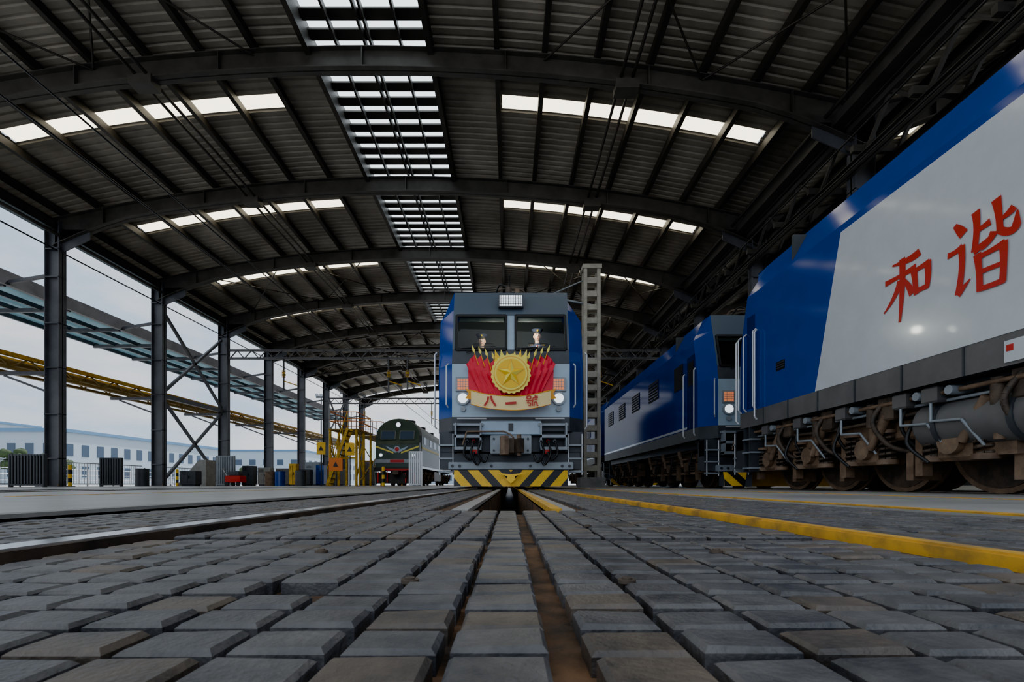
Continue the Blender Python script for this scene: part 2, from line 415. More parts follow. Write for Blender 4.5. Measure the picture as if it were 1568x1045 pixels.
cols=[]; x=0.049
while x+PX<0.70: cols.append(x); x+=PX
x=0.030-PX
while x>-0.70: cols.append(x); x-=PX
y=0.02
while y<9.0:
    if not (0.90<y<0.95):
        for x in cols:
            if y>1.86 and abs(x+PX/2)<0.32: continue
            if random.random()<0.003: continue
            pad(x+0.0045,x+PX-0.0045,y+0.006,y+PY-0.006)
    y+=PY
y=0.3
while y<12.3:
    for s_ in(-1,1):
        x=0.85
        while x+PX<(1.50 if s_<0 else 1.64):
            a,b=(s_*x,s_*(x+PX)); a,b=min(a,b),max(a,b); pad(a+0.0045,b-0.0045,y+0.006,y+PY-0.006); x+=PX
    y+=PY
for (x,y) in ((-0.11,0.52),(0.13,0.52),(-0.3,0.75),(0.33,0.75),(-0.11,1.2),(0.2,1.2)):
    pd.cyl((x,y,-0.004),(x,y,0.0),0.010,RUSTD,12); pd.cyl((x,y,0.0),(x,y,0.002),0.006,RUSTD,6)
pd.build()

# ------------------------------------------------------------------ electric locomotive
ZL=[1.2,1.5,2.6,2.92,3.70,3.84,4.26]
YF=[0,0,0,0.06,0.28,0.32,0.45]
def yf(z):
    for i in range(6):
        if z<=ZL[i+1]: 
            t=(z-ZL[i])/(ZL[i+1]-ZL[i]); return YF[i]+t*(YF[i+1]-YF[i])
    return YF[-1]
def xo(z): return 1.55 if z<=3.70 else 1.55-0.31*(z-3.70)/0.56
def bogie(mb,ys,mw=RUST,r=0.56):
    ya,yb=min(ys)-0.7,max(ys)+0.7
    for s_ in(-1,1):
        X=s_*1.16
        mb.cbox(X-0.1,X+0.1,ya,yb,0.66,0.92,mw,0.03)
        mb.box(X-0.13,X+0.13,ya+0.1,ya+0.5,0.4,0.66,mw)
        mb.box(X-0.13,X+0.13,yb-0.5,yb-0.1,0.4,0.66,mw)
        for y in ys:
            xw=s_*0.755
            mb.cyl((xw-0.065,y,r),(xw+0.065,y,r),r,mw,32); mb.cyl((xw-s_*0.06,y,r),(xw-s_*0.09,y,r),r+0.03,mw,32)
            mb.cyl((xw+s_*0.06,y,r),(xw+s_*0.075,y,r),r-0.06,RUSTD,32); mb.cyl((xw+s_*0.07,y,r),(xw+s_*0.12,y,r),0.2,mw,20)
            mb.cyl((xw+s_*0.05,y,r),(X,y,r),0.11,mw,14)
            mb.cbox(X-0.12,X+0.16 if s_>0 else X+0.12,y-0.2,y+0.2,r-0.2,r+0.16,mw,0.04) if s_>0 else mb.cbox(X-0.16,X+0.12,y-0.2,y+0.2,r-0.2,r+0.16,mw,0.04)
            mb.cyl((X+s_*0.16,y,r),(X+s_*0.24,y,r),0.13,mw,16)
            for dy in(-0.3,0.3):
                mb.coil((X+s_*0.12,y+dy,0.42),0.085,0.34,5,0.02,RUSTD); mb.cyl((X+s_*0.12,y+dy,0.36),(X+s_*0.12,y+dy,0.42),0.12,mw,12)
                mb.cyl((X+s_*0.12,y+dy,0.76),(X+s_*0.12,y+dy,0.8),0.12,mw,12)
            mb.cyl((X+s_*0.24,y+0.16,r),(X+s_*0.24,y+0.44,r+0.42),0.045,mw,10); mb.cyl((X+s_*0.24,y+0.3,r+0.2),(X+s_*0.24,y+0.44,r+0.42),0.06,mw,10)
            mb.box(X+s_*0.02,X+s_*0.14,y-0.52,y-0.42,0.2,0.66,mw)
            mb.box(X-s_*0.3,X+s_*0.05,y+0.5,y+0.6,0.15,0.5,mw)
            mb.curve([(X+s_*0.2,y-0.4,0.95),(X+s_*0.3,y-0.45,0.6),(X+s_*0.22,y-0.25,0.35)],0.022,BLK,6)
        mb.curve([(X+s_*0.18,ya,1.0),(X+s_*0.22,(ya+yb)/2,0.9),(X+s_*0.18,yb,1.0)],0.025,RUSTD,6)
    for y in ys: mb.cyl((-0.8,y,r),(0.8,y,r),0.1,mw,12)
    mb.box(-0.7,0.7,ya+0.3,yb-0.3,0.35,0.85,RUSTD)
def loco(name,X,Y,flip,L,axles,emblem=False,tank=None,panto=True,sidewin=True,roofbox=True,sidegrills=False):
    root=empty(name)
    T=Matrix.Translation((X,Y,0))@Matrix.Rotation(math.pi if flip else 0,4,'Z')
    b=MB('body_shell',T)
    xs=[-1.22,-1.15,-0.1,0.1,1.15,1.22]
    fm=[DGREY,SILV,DGREY,GREYB,GREYB,GREYB]
    for i in range(6):
        z0,z1=ZL[i],ZL[i+1]
        for j in range(5):
            if i==3 and j in(1,3): continue
            m=fm[i]
            if i==3: m=SILV if j==2 else GREYB
            a,c=xs[j],xs[j+1]
            b.quad((a,YF[i],z0),(c,YF[i],z0),(c,YF[i+1],z1),(a,YF[i+1],z1),m)
        for s_ in(-1,1):
            A0=(s_*1.22,YF[i],z0);A1=(s_*1.22,YF[i+1],z1)
            B0=(s_*xo(z0),YF[i]+0.38,z0);B1=(s_*xo(z1),YF[i+1]+0.38,z1)
            C0=(s_*xo(z0),L,z0);C1=(s_*xo(z1),L,z1)
            mc=DGREY if z1<=1.5 else BLUE
            ms=MGREY if z1<=1.5 else BLUE
            if s_>0: b.quad(A0,B0,B1,A1,mc); b.quad(B0,C0,C1,B1,ms)
            else: b.quad(B0,A0,A1,B1,mc); b.quad(C0,B0,B1,C1,ms)
    b.quad((-1.24,YF[6],4.26),(1.24,YF[6],4.26),(1.24,L,4.26),(-1.24,L,4.26),GREYB)
    b.poly([(s*x,L,z) for s,x,z in((-1,1.55,1.2),(1,1.55,1.2),(1,1.55,3.7),(1,1.24,4.26),(-1,1.24,4.26),(-1,1.55,3.7))],(0,1,0),0.02,DGREY)
    b.quad((-1.55,0.38,1.2),(1.55,0.38,1.2),(1.55,L,1.2),(-1.55,L,1.2),DGREY)
    b.add([(-1.22,0,1.2),(1.22,0,1.2),(1.55,0.38,1.2),(-1.55,0.38,1.2)],[(0,1,2,3)],DGREY)
    if sidegrills:
        y=3.4
        while y<L-1.6:
            for s_ in(-1,1):
                b.box(s_*1.552,s_*1.562,y,y+1.0,2.75,3.35,GASK)
                for q in range(6): b.box(s_*1.562,s_*1.575,y,y+1.0,2.8+q*0.09,2.83+q*0.09,DBLUE)
            y+=2.1
        for s_ in (-1,1): b.box(s_*1.551,s_*1.556,0.6,L,1.52,1.58,WHITE)
    b.build(root)
    d=MB('front_fittings',T)
    for s_ in(-1,1):
        x0,x1=(0.1,1.15) if s_>0 else (-1.15,-0.1)
        def P(x,z,o=0): return (x,yf(z)-o,z)
        for a,c in((P(x0,2.92,.01),P(x1,2.92,.01)),(P(x0,3.70,.01),P(x1,3.70,.01)),(P(x0,2.92,.01),P(x0,3.70,.01)),(P(x1,2.92,.01),P(x1,3.70,.01))):
            d.beam(a,c,0.05,0.05,GASK)
        xm=(x0+x1)/2
        d.cyl(P(xm-0.30,2.84,.05),P(xm-0.05,2.97,.05),0.012,BLK,6); d.beam(P(xm-0.4,2.94,.055),P(xm+0.3,2.98,.055),0.018,0.018,BLK)
        d.box(x0+0.05,x1-0.05,0.30,0.32,3.58,3.66,INTER)
        xl=s_*0.99
        d.cbox(xl-0.15,xl+0.15,-0.045,0.02,2.02,2.32,SILG,0.015); d.box(xl-0.11,xl+0.11,-0.055,-0.045,2.06,2.28,LAMPO)
        for q in(-0.05,0.0,0.05): d.box(xl+q-0.004,xl+q+0.004,-0.062,-0.05,2.06,2.28,SILG)
        for q in(2.12,2.17,2.22): d.box(xl-0.11,xl+0.11,-0.062,-0.05,q-0.004,q+0.004,SILG)
        d.cyl((xl,0.02,1.88),(xl,-0.06,1.88),0.14,SILG,24); d.cyl((xl,-0.05,1.88),(xl,-0.07,1.88),0.10,LAMPW,24)
        d.cyl((xl,-0.02,1.66),(xl,-0.06,1.66),0.055,SILG,16)
        d.tube([(s_*1.30,0.0,1.7),(s_*1.33,-0.05,1.75),(s_*1.33,-0.05,2.55),(s_*1.30,0.0,2.6)],0.016,RAILW)
        d.tube([(s_*1.60,0.42,1.3),(s_*1.64,0.40,1.35),(s_*1.64,0.40,2.9),(s_*1.60,0.42,2.95)],0.018,RAILW)
        d.tube([(s_*1.60,1.1,1.3),(s_*1.64,1.1,1.35),(s_*1.64,1.1,2.9),(s_*1.60,1.1,2.95)],0.018,RAILW)
        if sidewin:
            d.box(s_*1.552,s_*1.558,0.55,1.05,1.5,3.35,DBLUE); d.box(s_*1.556,s_*1.562,0.62,0.98,2.6,3.2,GASK)
            d.box(s_*1.552,s_*1.56,1.35,2.0,2.65,3.3,GASK)
        d.cbox(s_*0.56,s_*1.18,-0.10,0.05,1.30,1.36,SILG,0.01) if s_>0 else d.cbox(-1.18,-0.56,-0.10,0.05,1.30,1.36,SILG,0.01)
        xa,xb=sorted((s_*0.60,s_*1.15))
        d.cbox(xa,xb,-0.16,0.05,1.05,1.12,SILG,0.01); d.cbox(xa,xb,-0.20,0.05,0.80,0.87,SILG,0.01)
        d.box(xa,xa+0.035,-0.16,0.03,0.8,1.36,SILG); d.box(xb-0.035,xb,-0.16,0.03,0.8,1.36,SILG)
        d.tube([(s_*0.5,-0.12,1.45),(s_*1.1,-0.12,1.45)],0.018,RAILW)
        xa,xb=sorted((s_*1.18,s_*1.5))
        d.cbox(xa,xb,0.12,0.5,0.42,1.2,DGREY,0.03)
        for z in(0.35,0.62,0.9): d.box(xa,xb,0.0,0.14,z,z+0.035,SILG)
        d.cyl((s_*1.2,0.02,0.3),(s_*1.2,0.02,1.15),0.015,RAILW,6)
        d.cyl((s_*1.48,0.02,0.3),(s_*1.48,0.02,1.15),0.015,RAILW,6)
        for dx,l in((0.62,0.55),(0.76,0.5),(0.9,0.6)):
            d.curve([(s_*dx,-0.02,1.0),(s_*dx,-0.28,0.95),(s_*(dx+0.04),-0.3,0.72),(s_*(dx-0.08),-0.26,l),(s_*(dx-0.16),-0.22,l+0.16)],0.024,BLK,8)
            d.cyl((s_*dx,-0.02,1.0),(s_*dx,-0.16,0.98),0.035,RED if dx==0.76 else SILG,10)
        d.cbox(*sorted((s_*0.66,s_*0.78)),-0.2,-0.08,0.72,0.82,RED,0.01)
    d.cbox(-0.27,0.27,0.22,0.45,3.86,4.14,DGREY,0.02); d.box(-0.235,0.235,0.205,0.22,3.89,4.11,LAMPW)
    for i in range(-4,5): d.box(i*0.052-0.006,i*0.052+0.006,0.198,0.21,3.89,4.11,DGREY)
    for z in (3.93,3.97,4.01,4.05): d.box(-0.235,0.235,0.198,0.21,z-0.006,z+0.006,DGREY)
    d.box(-1.5,1.5,0.1,0.45,0.78,1.2,DGREY)
    d.cbox(-0.62,0.62,-0.06,0.15,1.12,1.42,SILV,0.02); d.box(-0.05,0.05,-0.075,-0.06,1.2,1.36,DGREY)
    d.cbox(-0.42,0.42,-0.09,0.12,0.72,1.12,SILG,0.02)
    for x in (-0.35,-0.2,0.2,0.35):
        for z in(0.8,1.04): d.cyl((x,-0.09,z),(x,-0.12,z),0.022,DGREY,8)
    d.box(-0.17,0.17,-0.28,0.1,0.76,1.0,RUST)
    d.cbox(-0.10,0.10,-0.48,-0.25,0.70,1.02,RUSTD,0.03)
    d.poly([(-0.22,-0.46,0.68),(-0.04,-0.46,0.68),(-0.04,-0.72,0.68),(-0.12,-0.76,0.68),(-0.2,-0.66,0.68)],(0,0,1),0.36,RUST)
    d.poly([(0.05,-0.46,0.72),(0.24,-0.46,0.72),(0.26,-0.6,0.72),(0.17,-0.68,0.72),(0.1,-0.56,0.72)],(0,0,1),0.28,RUSTD)
    d.cyl((0.16,-0.56,0.66),(0.16,-0.56,1.08),0.045,RUST,12)
    d.tube([(-0.9,-0.16,1.18),(-0.15,-0.2,1.18),(0.0,-0.3,1.1),(0.05,-0.4,1.03)],0.018,RUST)
    d.tube([(-0.9,-0.16,1.18),(-0.98,-0.2,0.9)],0.018,RUST)
    d.poly([(-1.5,0.02,0.42),(1.5,0.02,0.42),(1.42,0.02,0.74),(-1.42,0.02,0.74)],(0,1,0),0.3,DGREY)
    d.cbox(-1.28,1.28,-0.12,0.1,0.40,0.56,SILG,0.02)
    for x in(-1.2,-1.05,1.05,1.2,-0.4,0.4): d.cyl((x,-0.12,0.48),(x,-0.14,0.48),0.03,DGREY,8)
    zb,zt=0.06,0.39
    def pl(u,z,o=0): return (u,-0.38+abs(u)*0.22-(0.39-z)*0.25-o,z)
    for a,c in((-1.16,0),(0,1.16)):
        d.add([pl(a,zb),pl(c,zb),pl(c,zt),pl(a,zt)],[(0,1,2,3)],YEL)
    d.add([pl(-1.16,zt),pl(0,zt),pl(1.16,zt),(1.16,0.1,zt),(-1.16,0.1,zt)],[(0,1,2,3,4)],DGREY)
    for s_ in(-1,1):
        d.add([pl(s_*1.16,zb),pl(s_*1.16,zt),(s_*1.16,0.1,zt),(s_*1.16,0.1,zb)],[(0,1,2,3)],DGREY)
        for k in range(4):
            ub=-0.26+k*0.42; w=0.20; sl=0.30
            pts=[(ub,zb),(ub+w,zb),(ub+w+sl,zt),(ub+sl,zt)]
            def clip(poly,inside,inter):
                out=[]
                for i in range(len(poly)):
                    A=poly[i];B=poly[(i+1)%len(poly)]
                    if inside(A): out.append(A)
                    if inside(A)!=inside(B): out.append(inter(A,B))
                return out
            for lim,sg in((0.0,1),(1.16,-1)):
                ins=lambda p,lim=lim,sg=sg:(p[0]-lim)*sg>=0
                itr=lambda A,B,lim=lim:(lim,A[1]+(B[1]-A[1])*(lim-A[0])/(B[0]-A[0]))
                if pts: pts=clip(pts,ins,itr)
            if len(pts)>2: d.add([pl(s_*u,z,0.005) for u,z in pts],[tuple(range(len(pts)))],BLK)
    d.build(root)
    gl=MB('windshield',T)
    for x0,x1 in((-1.15,-0.1),(0.1,1.15)):
        gl.quad((x0,yf(2.92)+0.012,2.92),(x1,yf(2.92)+0.012,2.92),(x1,yf(3.70)+0.012,3.70),(x0,yf(3.70)+0.012,3.70),GLASS)
    gl.build(root)
    it=MB('cab_interior',T)
    it.box(-1.5,1.5,2.0,2.05,1.5,4.2,INTER); it.box(-1.2,1.2,0.10,0.62,2.5,2.88,INTER); it.box(-1.2,1.2,0.55,2.0,1.9,1.95,INTER)
    it.box(-0.45,0.45,0.25,0.6,2.88,3.02,GASK)
    for s_ in (-1,1): it.cbox(s_*0.65-0.25,s_*0.65+0.25,1.35,1.5,2.3,3.45,GASK,0.04)
    it.build(root)
    g=MB('bogies',T)
    for ax in axles: bogie(g,ax)
    g.box(-1.3,1.3,0.5,L-0.2,1.02,1.2,DGREY)
    if tank:
        for (ya,yb,zc,rr) in tank:
            for s_ in(-1,1):
                g.cyl((s_*1.2,ya,zc),(s_*1.2,yb,zc),rr,MGREY,24); g.sphere((s_*1.2,ya,zc),rr,MGREY,(1,0.4,1),20,12); g.sphere((s_*1.2,yb,zc),rr,MGREY,(1,0.4,1),20,12)
                for yy in(ya+0.25,yb-0.25): g.cyl((s_*1.2,yy-0.03,zc),(s_*1.2,yy+0.03,zc),rr+0.015,DGREY,24); g.box(s_*1.2-0.05,s_*1.2+0.05,yy-0.04,yy+0.04,zc,1.2,DGREY)
    g.build(root)
    rf=MB('roof_equipment',T)
    if roofbox:
        for y in range(2,int(L)-2,4):
            rf.cbox(-0.9,0.9,y+0.4,y+2.6,4.26,4.36,DGREY,0.04)
    if panto:
        y=1.2
        for x in(-0.35,0.35):
            rf.cyl((x,y,4.26),(x,y,4.46),0.05,ORG,10); rf.cyl((x,y+0.9,4.26),(x,y+0.9,4.46),0.05,ORG,10)
        rf.box(-0.4,0.4,y-0.05,y+0.05,4.46,4.5,RUSTD); rf.box(-0.4,0.4,y+0.85,y+0.95,4.46,4.5,RUSTD)
        rf.cyl((-0.2,y,4.5),(0,y+1.0,4.66),0.03,RUSTD,8); rf.cyl((0.2,y,4.5),(0,y+1.0,4.66),0.03,RUSTD,8)
        rf.curve([(-0.4,y+0.2,4.5),(-0.25,y+0.2,4.72),(0.25,y+0.2,4.72),(0.4,y+0.2,4.5)],0.022,RUSTD,8)
        rf.cyl((-0.05,y-0.3,4.26),(-0.05,y-0.3,4.56),0.07,RUSTD,10); rf.cyl((0.15,y-0.35,4.26),(0.15,y-0.35,4.5),0.06,RUST,10)
        rf.curve([(-0.05,y-0.3,4.56),(-0.25,y-0.2,4.66),(-0.35,y,4.5)],0.02,BLK,6)
    rf.cyl((0.9,3.0,4.24),(0.9,3.0,4.34),0.08,DGREY,10)
    rf.build(root)
    if emblem:
        E=MB('parade_emblem',T)
        for s_ in(-1,1):
            for k in range(5):
                bx,bz=0.06+0.10*k,1.95
                tx=0.22+0.135*k; tz=2.60+0.085*k-0.006*k*k
                yy=-0.10-0.035*(4-k)
                N=10; M_=10
                pole0=Vector((bx,bz));pole1=Vector((tx,tz)); dirn=(pole1-pole0).normalized(); outw=Vector((dirn.y,-dirn.x))
                w=0.27 if k<4 else 0.17
                vs=[]
                for i in range(N+1):
                    t=i/N; p=pole0+(pole1-pole0)*(0.0+0.93*t)
                    for j in range(M_+1):
                        u=j/M_; q=p+outw*(w*u*(0.75+0.35*t))+Vector((0,-0.12*u*(0.3+t)))
                        vs.append((s_*q.x,yy-0.022*math.sin(u*11+t*2.5)-0.01,q.y))
                fs=[(i*(M_+1)+j,i*(M_+1)+j+1,(i+1)*(M_+1)+j+1,(i+1)*(M_+1)+j) for i in range(N) for j in range(M_)]
                if s_<0: fs=[tuple(reversed(q)) for q in fs]
                E.add(vs,fs,FLAGR,True)
                E.cyl((s_*bx,yy-0.04,bz),(s_*tx,yy-0.04,tz),0.009,GOLDD,6)
                tip=pole1+dirn*0.12
                E.poly([(s_*(pole1+outw*0.028).x,yy-0.05,(pole1+outw*0.028).y),(s_*tip.x,yy-0.05,tip.y),(s_*(pole1-outw*0.028).x,yy-0.05,(pole1-outw*0.028).y),(s_*(pole1-dirn*0.05).x,yy-0.05,(pole1-dirn*0.05).y)],(0,1,0),0.02,GOLDL)
        E.poly([(-0.86,-0.09,1.98),(-0.55,-0.09,1.75),(0.55,-0.09,1.75),(0.86,-0.09,1.98),(0.88,-0.09,2.45),(0.6,-0.09,2.6),(-0.6,-0.09,2.6),(-0.88,-0.09,2.45)],(0,1,0),0.03,FLAGR)
        c0=Vector((0,2.32))
        def disc(rad,y,m,n=48,gear=0):
            pts=[]
            for i in range(n):
                a=2*math.pi*i/n; rr=rad+(gear if (i//2)%2 else 0); pts.append((rr*math.cos(a),y,c0.y+rr*math.sin(a)))
            E.poly(pts,(0,1,0),0.03,m)
        disc(0.385,-0.34,GOLDL,96,0.018); disc(0.345,-0.352,GOLDD); disc(0.33,-0.36,GOLDL); disc(0.29,-0.365,GOLD)
        R1,R2=0.27,0.108; sp=[]
        for i in range(10):
            a=math.pi/2+i*math.pi/5; rr=R1 if i%2==0 else R2; sp.append((rr*math.cos(a),-0.372,c0.y+rr*math.sin(a)))
        E.poly([(p[0]*1.1,-0.369,c0.y+(p[2]-c0.y)*1.1) for p in sp],(0,1,0),0.004,GOLDD)
        vs=sp+[(0,-0.43,c0.y)]
        for i in range(10):
            E.add([vs[i],vs[(i+1)%10],vs[10]],[(0,1,2)],GOLDL if i%2 else GOLD)
        for i,x in enumerate((-0.25,-0.15,-0.05,0.05,0.15,0.25)):
            hh=0.15 if abs(x)>0.1 else 0.12
            E.poly([(x-0.075,-0.33,2.56),(x+0.075,-0.33,2.56),(x*1.2+0.02*(1 if x>0 else -1),-0.33,2.66+hh)],(0,1,0),0.02,GOLDL if i%2 else GOLD)
        N=24; vs=[]
        for i in range(N+1):
            x=-0.80+1.6*i/N; zc=1.72+0.13*(x/0.8)**2; y=-0.38+0.05*(x/0.8)**2+0.015*math.sin(x*8)
            for dz in(-0.145,0.145): vs.append((x,y,zc+dz))
        E.add(vs,[(2*i,2*i+2,2*i+3,2*i+1) for i in range(N)],CREAM,True)
        for s_ in(-1,1):
            E.poly([(s_*0.66,-0.28,1.78),(s_*0.92,-0.28,1.84),(s_*0.85,-0.28,1.93),(s_*0.92,-0.28,2.03),(s_*0.66,-0.28,1.98)],(0,1,0),0.01,GOLDD)
        for dz in(-0.14,0.14):
            E.tube([(-0.80+1.6*i/N,-0.385+0.05*((-0.8+1.6*i/N)/0.8)**2+0.015*math.sin((-0.8+1.6*i/N)*8),1.72+0.13*((-0.8+1.6*i/N)/0.8)**2+dz) for i in range(N+1)],0.007,GOLDD,5)
        cnt=[0]
        def ST(ox,oz,items,wd=0.15):
            for pts in items:
                cnt[0]+=1; o=-0.405-0.0004*cnt[0]
                P_=[Vector(p) for p in pts]
                ribbon(E,[(ox+p.x*0.24,oz+p.y*0.22) for p in P_],[wd*0.24]*len(P_),lambda u,v:(u,o,v),RED)
        ST(-0.42,1.765,[[(-0.1,0.4),(-0.2,-0.05),(-0.45,-0.46)],[(0.08,0.45),(0.2,0.0),(0.5,-0.46)]],0.17)
        ST(0.0,1.72,[[(-0.45,-0.05),(0.0,0.0),(0.45,0.03)]],0.2)
        ST(0.42,1.765,[[(-0.42,0.42),(-0.1,0.42)],[(-0.42,0.42),(-0.42,0.18)],[(-0.1,0.42),(-0.1,0.18)],[(-0.42,0.18),(-0.1,0.18)],
                      [(-0.5,0.02),(0.0,0.02)],[(-0.3,0.0),(-0.38,-0.2)],[(-0.38,-0.2),(-0.1,-0.2)],[(-0.1,-0.2),(-0.15,-0.45),(-0.3,-0.4)],
                      [(0.25,0.5),(0.25,0.3)],[(0.25,0.4),(0.48,0.4)],[(0.08,0.28),(0.5,0.28)],[(0.08,0.28),(0.02,-0.45)],
                      [(0.2,0.12),(0.45,0.12)],[(0.2,-0.1),(0.15,-0.45)],[(0.2,-0.12),(0.4,-0.12)],[(0.4,-0.12),(0.42,-0.42)],[(0.40,-0.42),(0.54,-0.42)]],0.10)
        E.poly([(-0.09,-0.52,0.2),(0,-0.54,0.12),(0.09,-0.52,0.2),(0.06,-0.50,0.3),(-0.06,-0.50,0.3)],(0,1,0),0.03,GOLD)
        E.poly([(-0.28,-0.46,0.33),(0,-0.52,0.24),(0.28,-0.46,0.33),(0,-0.50,0.30)],(0,1,0),0.03,GOLD)
        E.build(root)
    return root

def person(name,x,y,z):
    root=empty(name)
    me=bpy.data.meshes.new('figure'); 
    J=[((0,0,0),0.15,0.12),((0,0.0,0.22),0.15,0.11),((0,0.01,0.42),0.18,0.12),((0,0,0.52),0.10,0.08),((0,-0.01,0.60),0.055,0.055),((0,-0.01,0.64),0.05,0.05),
       ((0.17,0,0.50),0.075,0.07),((0.24,-0.02,0.26),0.052,0.052),((0.19,-0.26,0.20),0.038,0.038),
       ((-0.17,0,0.50),0.075,0.07),((-0.24,-0.02,0.26),0.052,0.052),((-0.19,-0.26,0.20),0.038,0.038),
       ((0.1,-0.05,-0.02),0.10,0.10),((0.13,-0.42,0.0),0.075,0.075),((0.13,-0.44,-0.42),0.05,0.05),
       ((-0.1,-0.05,-0.02),0.10,0.10),((-0.13,-0.42,0.0),0.075,0.075),((-0.13,-0.44,-0.42),0.05,0.05)]
    E=[(0,1),(1,2),(2,3),(3,4),(4,5),(3,6),(6,7),(7,8),(3,9),(9,10),(10,11),(0,12),(12,13),(13,14),(0,15),(15,16),(16,17)]
    me.from_pydata([(x+j[0][0],y+j[0][1],z+j[0][2]) for j in J],E,[]); me.materials.append(UNI)
    o=bpy.data.objects.new('uniform_body',me); scene.collection.objects.link(o); o.parent=root
    md=o.modifiers.new('Skin','SKIN'); 
    for i,j in enumerate(J): me.skin_vertices[0].data[i].radius=(j[1],j[2])
    me.skin_vertices[0].data[0].use_root=True
    sb=o.modifiers.new('Sub','SUBSURF'); sb.levels=2; sb.render_levels=2
    h=MB('head_and_hands'); hz=z+0.76; hx,hy=x,y-0.03
    def headfn(v):
        w=1.0
        if v.z<0: w=1-0.28*(-v.z)
        return Vector((v.x*w,v.y*(1.0 if v.y>0 else 0.95),v.z))
    h.sphere((hx,hy,hz),0.105,SKIN,(0.80,0.92,1.18),20,14,headfn)
    h.cyl((hx,hy+0.01,z+0.60),(hx,hy+0.01,hz-0.05),0.052,SKIN,14)
    h.poly([(hx-0.014,hy-0.085,hz-0.03),(hx+0.014,hy-0.085,hz-0.03),(hx+0.006,hy-0.09,hz+0.02),(hx-0.006,hy-0.09,hz+0.02)],(0,-1,0),0.03,SKIN)
    for s_ in(-1,1):
        h.sphere((hx+s_*0.032,hy-0.085,hz+0.012),0.013,EYEW,(1.3,0.6,0.6),10,6); h.sphere((hx+s_*0.032,hy-0.093,hz+0.012),0.006,BLK,(1,0.6,1),8,6)
        h.beam((hx+s_*0.016,hy-0.094,hz+0.036),(hx+s_*0.05,hy-0.086,hz+0.036),0.006,0.008,BLK)
        h.sphere((hx+s_*0.084,hy+0.005,hz),0.03,SKIN,(0.35,0.7,1),10,8)
        px,py,pz=x+s_*0.19,y-0.32,z+0.19
        h.sphere((px,py,pz),0.045,SKIN,(0.85,1.0,0.45),12,8)
        for i,l in enumerate((0.065,0.078,0.072,0.055)):
            fx=px+s_*(-0.03+0.02*i); 
            h.tube([(fx,py-0.03,pz),(fx,py-0.03-l*0.6,pz+0.004),(fx,py-0.03-l,pz-0.022)],0.009,SKIN,7)
        h.tube([(px-s_*0.035,py+0.005,pz),(px-s_*0.06,py-0.03,pz),(px-s_*0.055,py-0.06,pz-0.01)],0.010,SKIN,7)
    h.beam((hx-0.022,hy-0.092,hz-0.058),(hx+0.022,hy-0.092,hz-0.058),0.006,0.008,RED)
    h.sphere((hx,hy+0.035,hz+0.03),0.104,BLK,(0.79,0.76,1.05),18,10)
    h.poly([(x-0.045,y-0.115,z+0.53),(x+0.045,y-0.115,z+0.53),(x,y-0.135,z+0.38)],(0,-1,0),0.012,WHITE)
    h.poly([(x-0.012,y-0.13,z+0.53),(x+0.012,y-0.13,z+0.53),(x+0.014,y-0.14,z+0.42),(x-0.014,y-0.14,z+0.42)],(0,-1,0),0.01,RED)
    for s_ in(-1,1): h.box(x+s_*0.13-0.04,x+s_*0.13+0.04,y-0.05,y+0.03,z+0.565,z+0.575,GOLD)
    h.cyl((hx,hy,hz+0.055),(hx,hy,hz+0.10),0.095,BLK,24); h.cyl((hx,hy-0.005,hz+0.10),(hx,hy-0.01,hz+0.15),0.10,UNI,24,r2=0.13); h.cyl((hx,hy-0.01,hz+0.15),(hx,hy-0.01,hz+0.165),0.13,UNI,24,r2=0.10)
    h.poly([(hx-0.075,hy-0.06,hz+0.055),(hx-0.05,hy-0.13,hz+0.045),(hx+0.05,hy-0.13,hz+0.045),(hx+0.075,hy-0.06,hz+0.055)],(0,0,1),0.008,BLK)
    h.cyl((hx,hy-0.10,hz+0.10),(hx,hy-0.125,hz+0.12),0.02,GOLD,12)
    h.build(root)
    return root

main=loco('electric_locomotive',0.03,9.75,False,18,[[2.0,4.3],[12.5,14.8]],emblem=True)
person('train_driver',0.03+0.60,9.75+0.90,2.68)
person('train_driver',0.03-0.66,9.75+1.00,2.60)
XRL=6.15
near=loco('electric_locomotive',XRL,9.75,True,17.5,[[1.05,2.22,3.4,4.65],[12.0,14.0]],tank=[(4.3,5.6,0.78,0.27)],sidewin=False,roofbox=False,panto=False)
sec=loco('electric_locomotive',XRL,11.1,False,11.6,[[1.6,3.0,4.4],[7.2,8.6,10.0]],sidegrills=True)
third=loco('electric_locomotive',XRL,23.2,False,16,[[2,4.2],[12,14.2]],sidegrills=True)

SX=XRL-1.55
lv=MB('side_livery')
xs=SX-0.006
lv.poly([(xs,6.52,3.60),(xs,7.07,1.50),(xs,-7.6,1.50),(xs,-7.6,3.60)],(1,0,0),0.004,WHITE)
def P2(px,py):
    D=SX*F/(px-CX); return (D,H+(CY-py)*D/F)
he=[([(1410,385),(1394,397),(1368,408)],(1.3,1.1,0.3)),([(1357,436),(1380,423),(1404,409)],(1.0,0.75,1.2)),([(1383,396),(1383,440),(1379,494)],(1.2,1.1,0.5)),
    ([(1380,430),(1371,455),(1355,481)],(1.2,0.9,0.25)),([(1384,427),(1392,437),(1399,450)],(0.5,0.9,1.3)),
    ([(1401,413),(1403,432),(1405,451)],(1.3,1.0,1.0)),([(1398,418),(1412,409),(1425,401)],(0.8,0.8,1.1)),([(1422,400),(1423,420),(1421,440)],(1.3,1.1,0.9)),([(1403,447),(1413,442),(1424,437)],(0.8,0.8,0.9))]
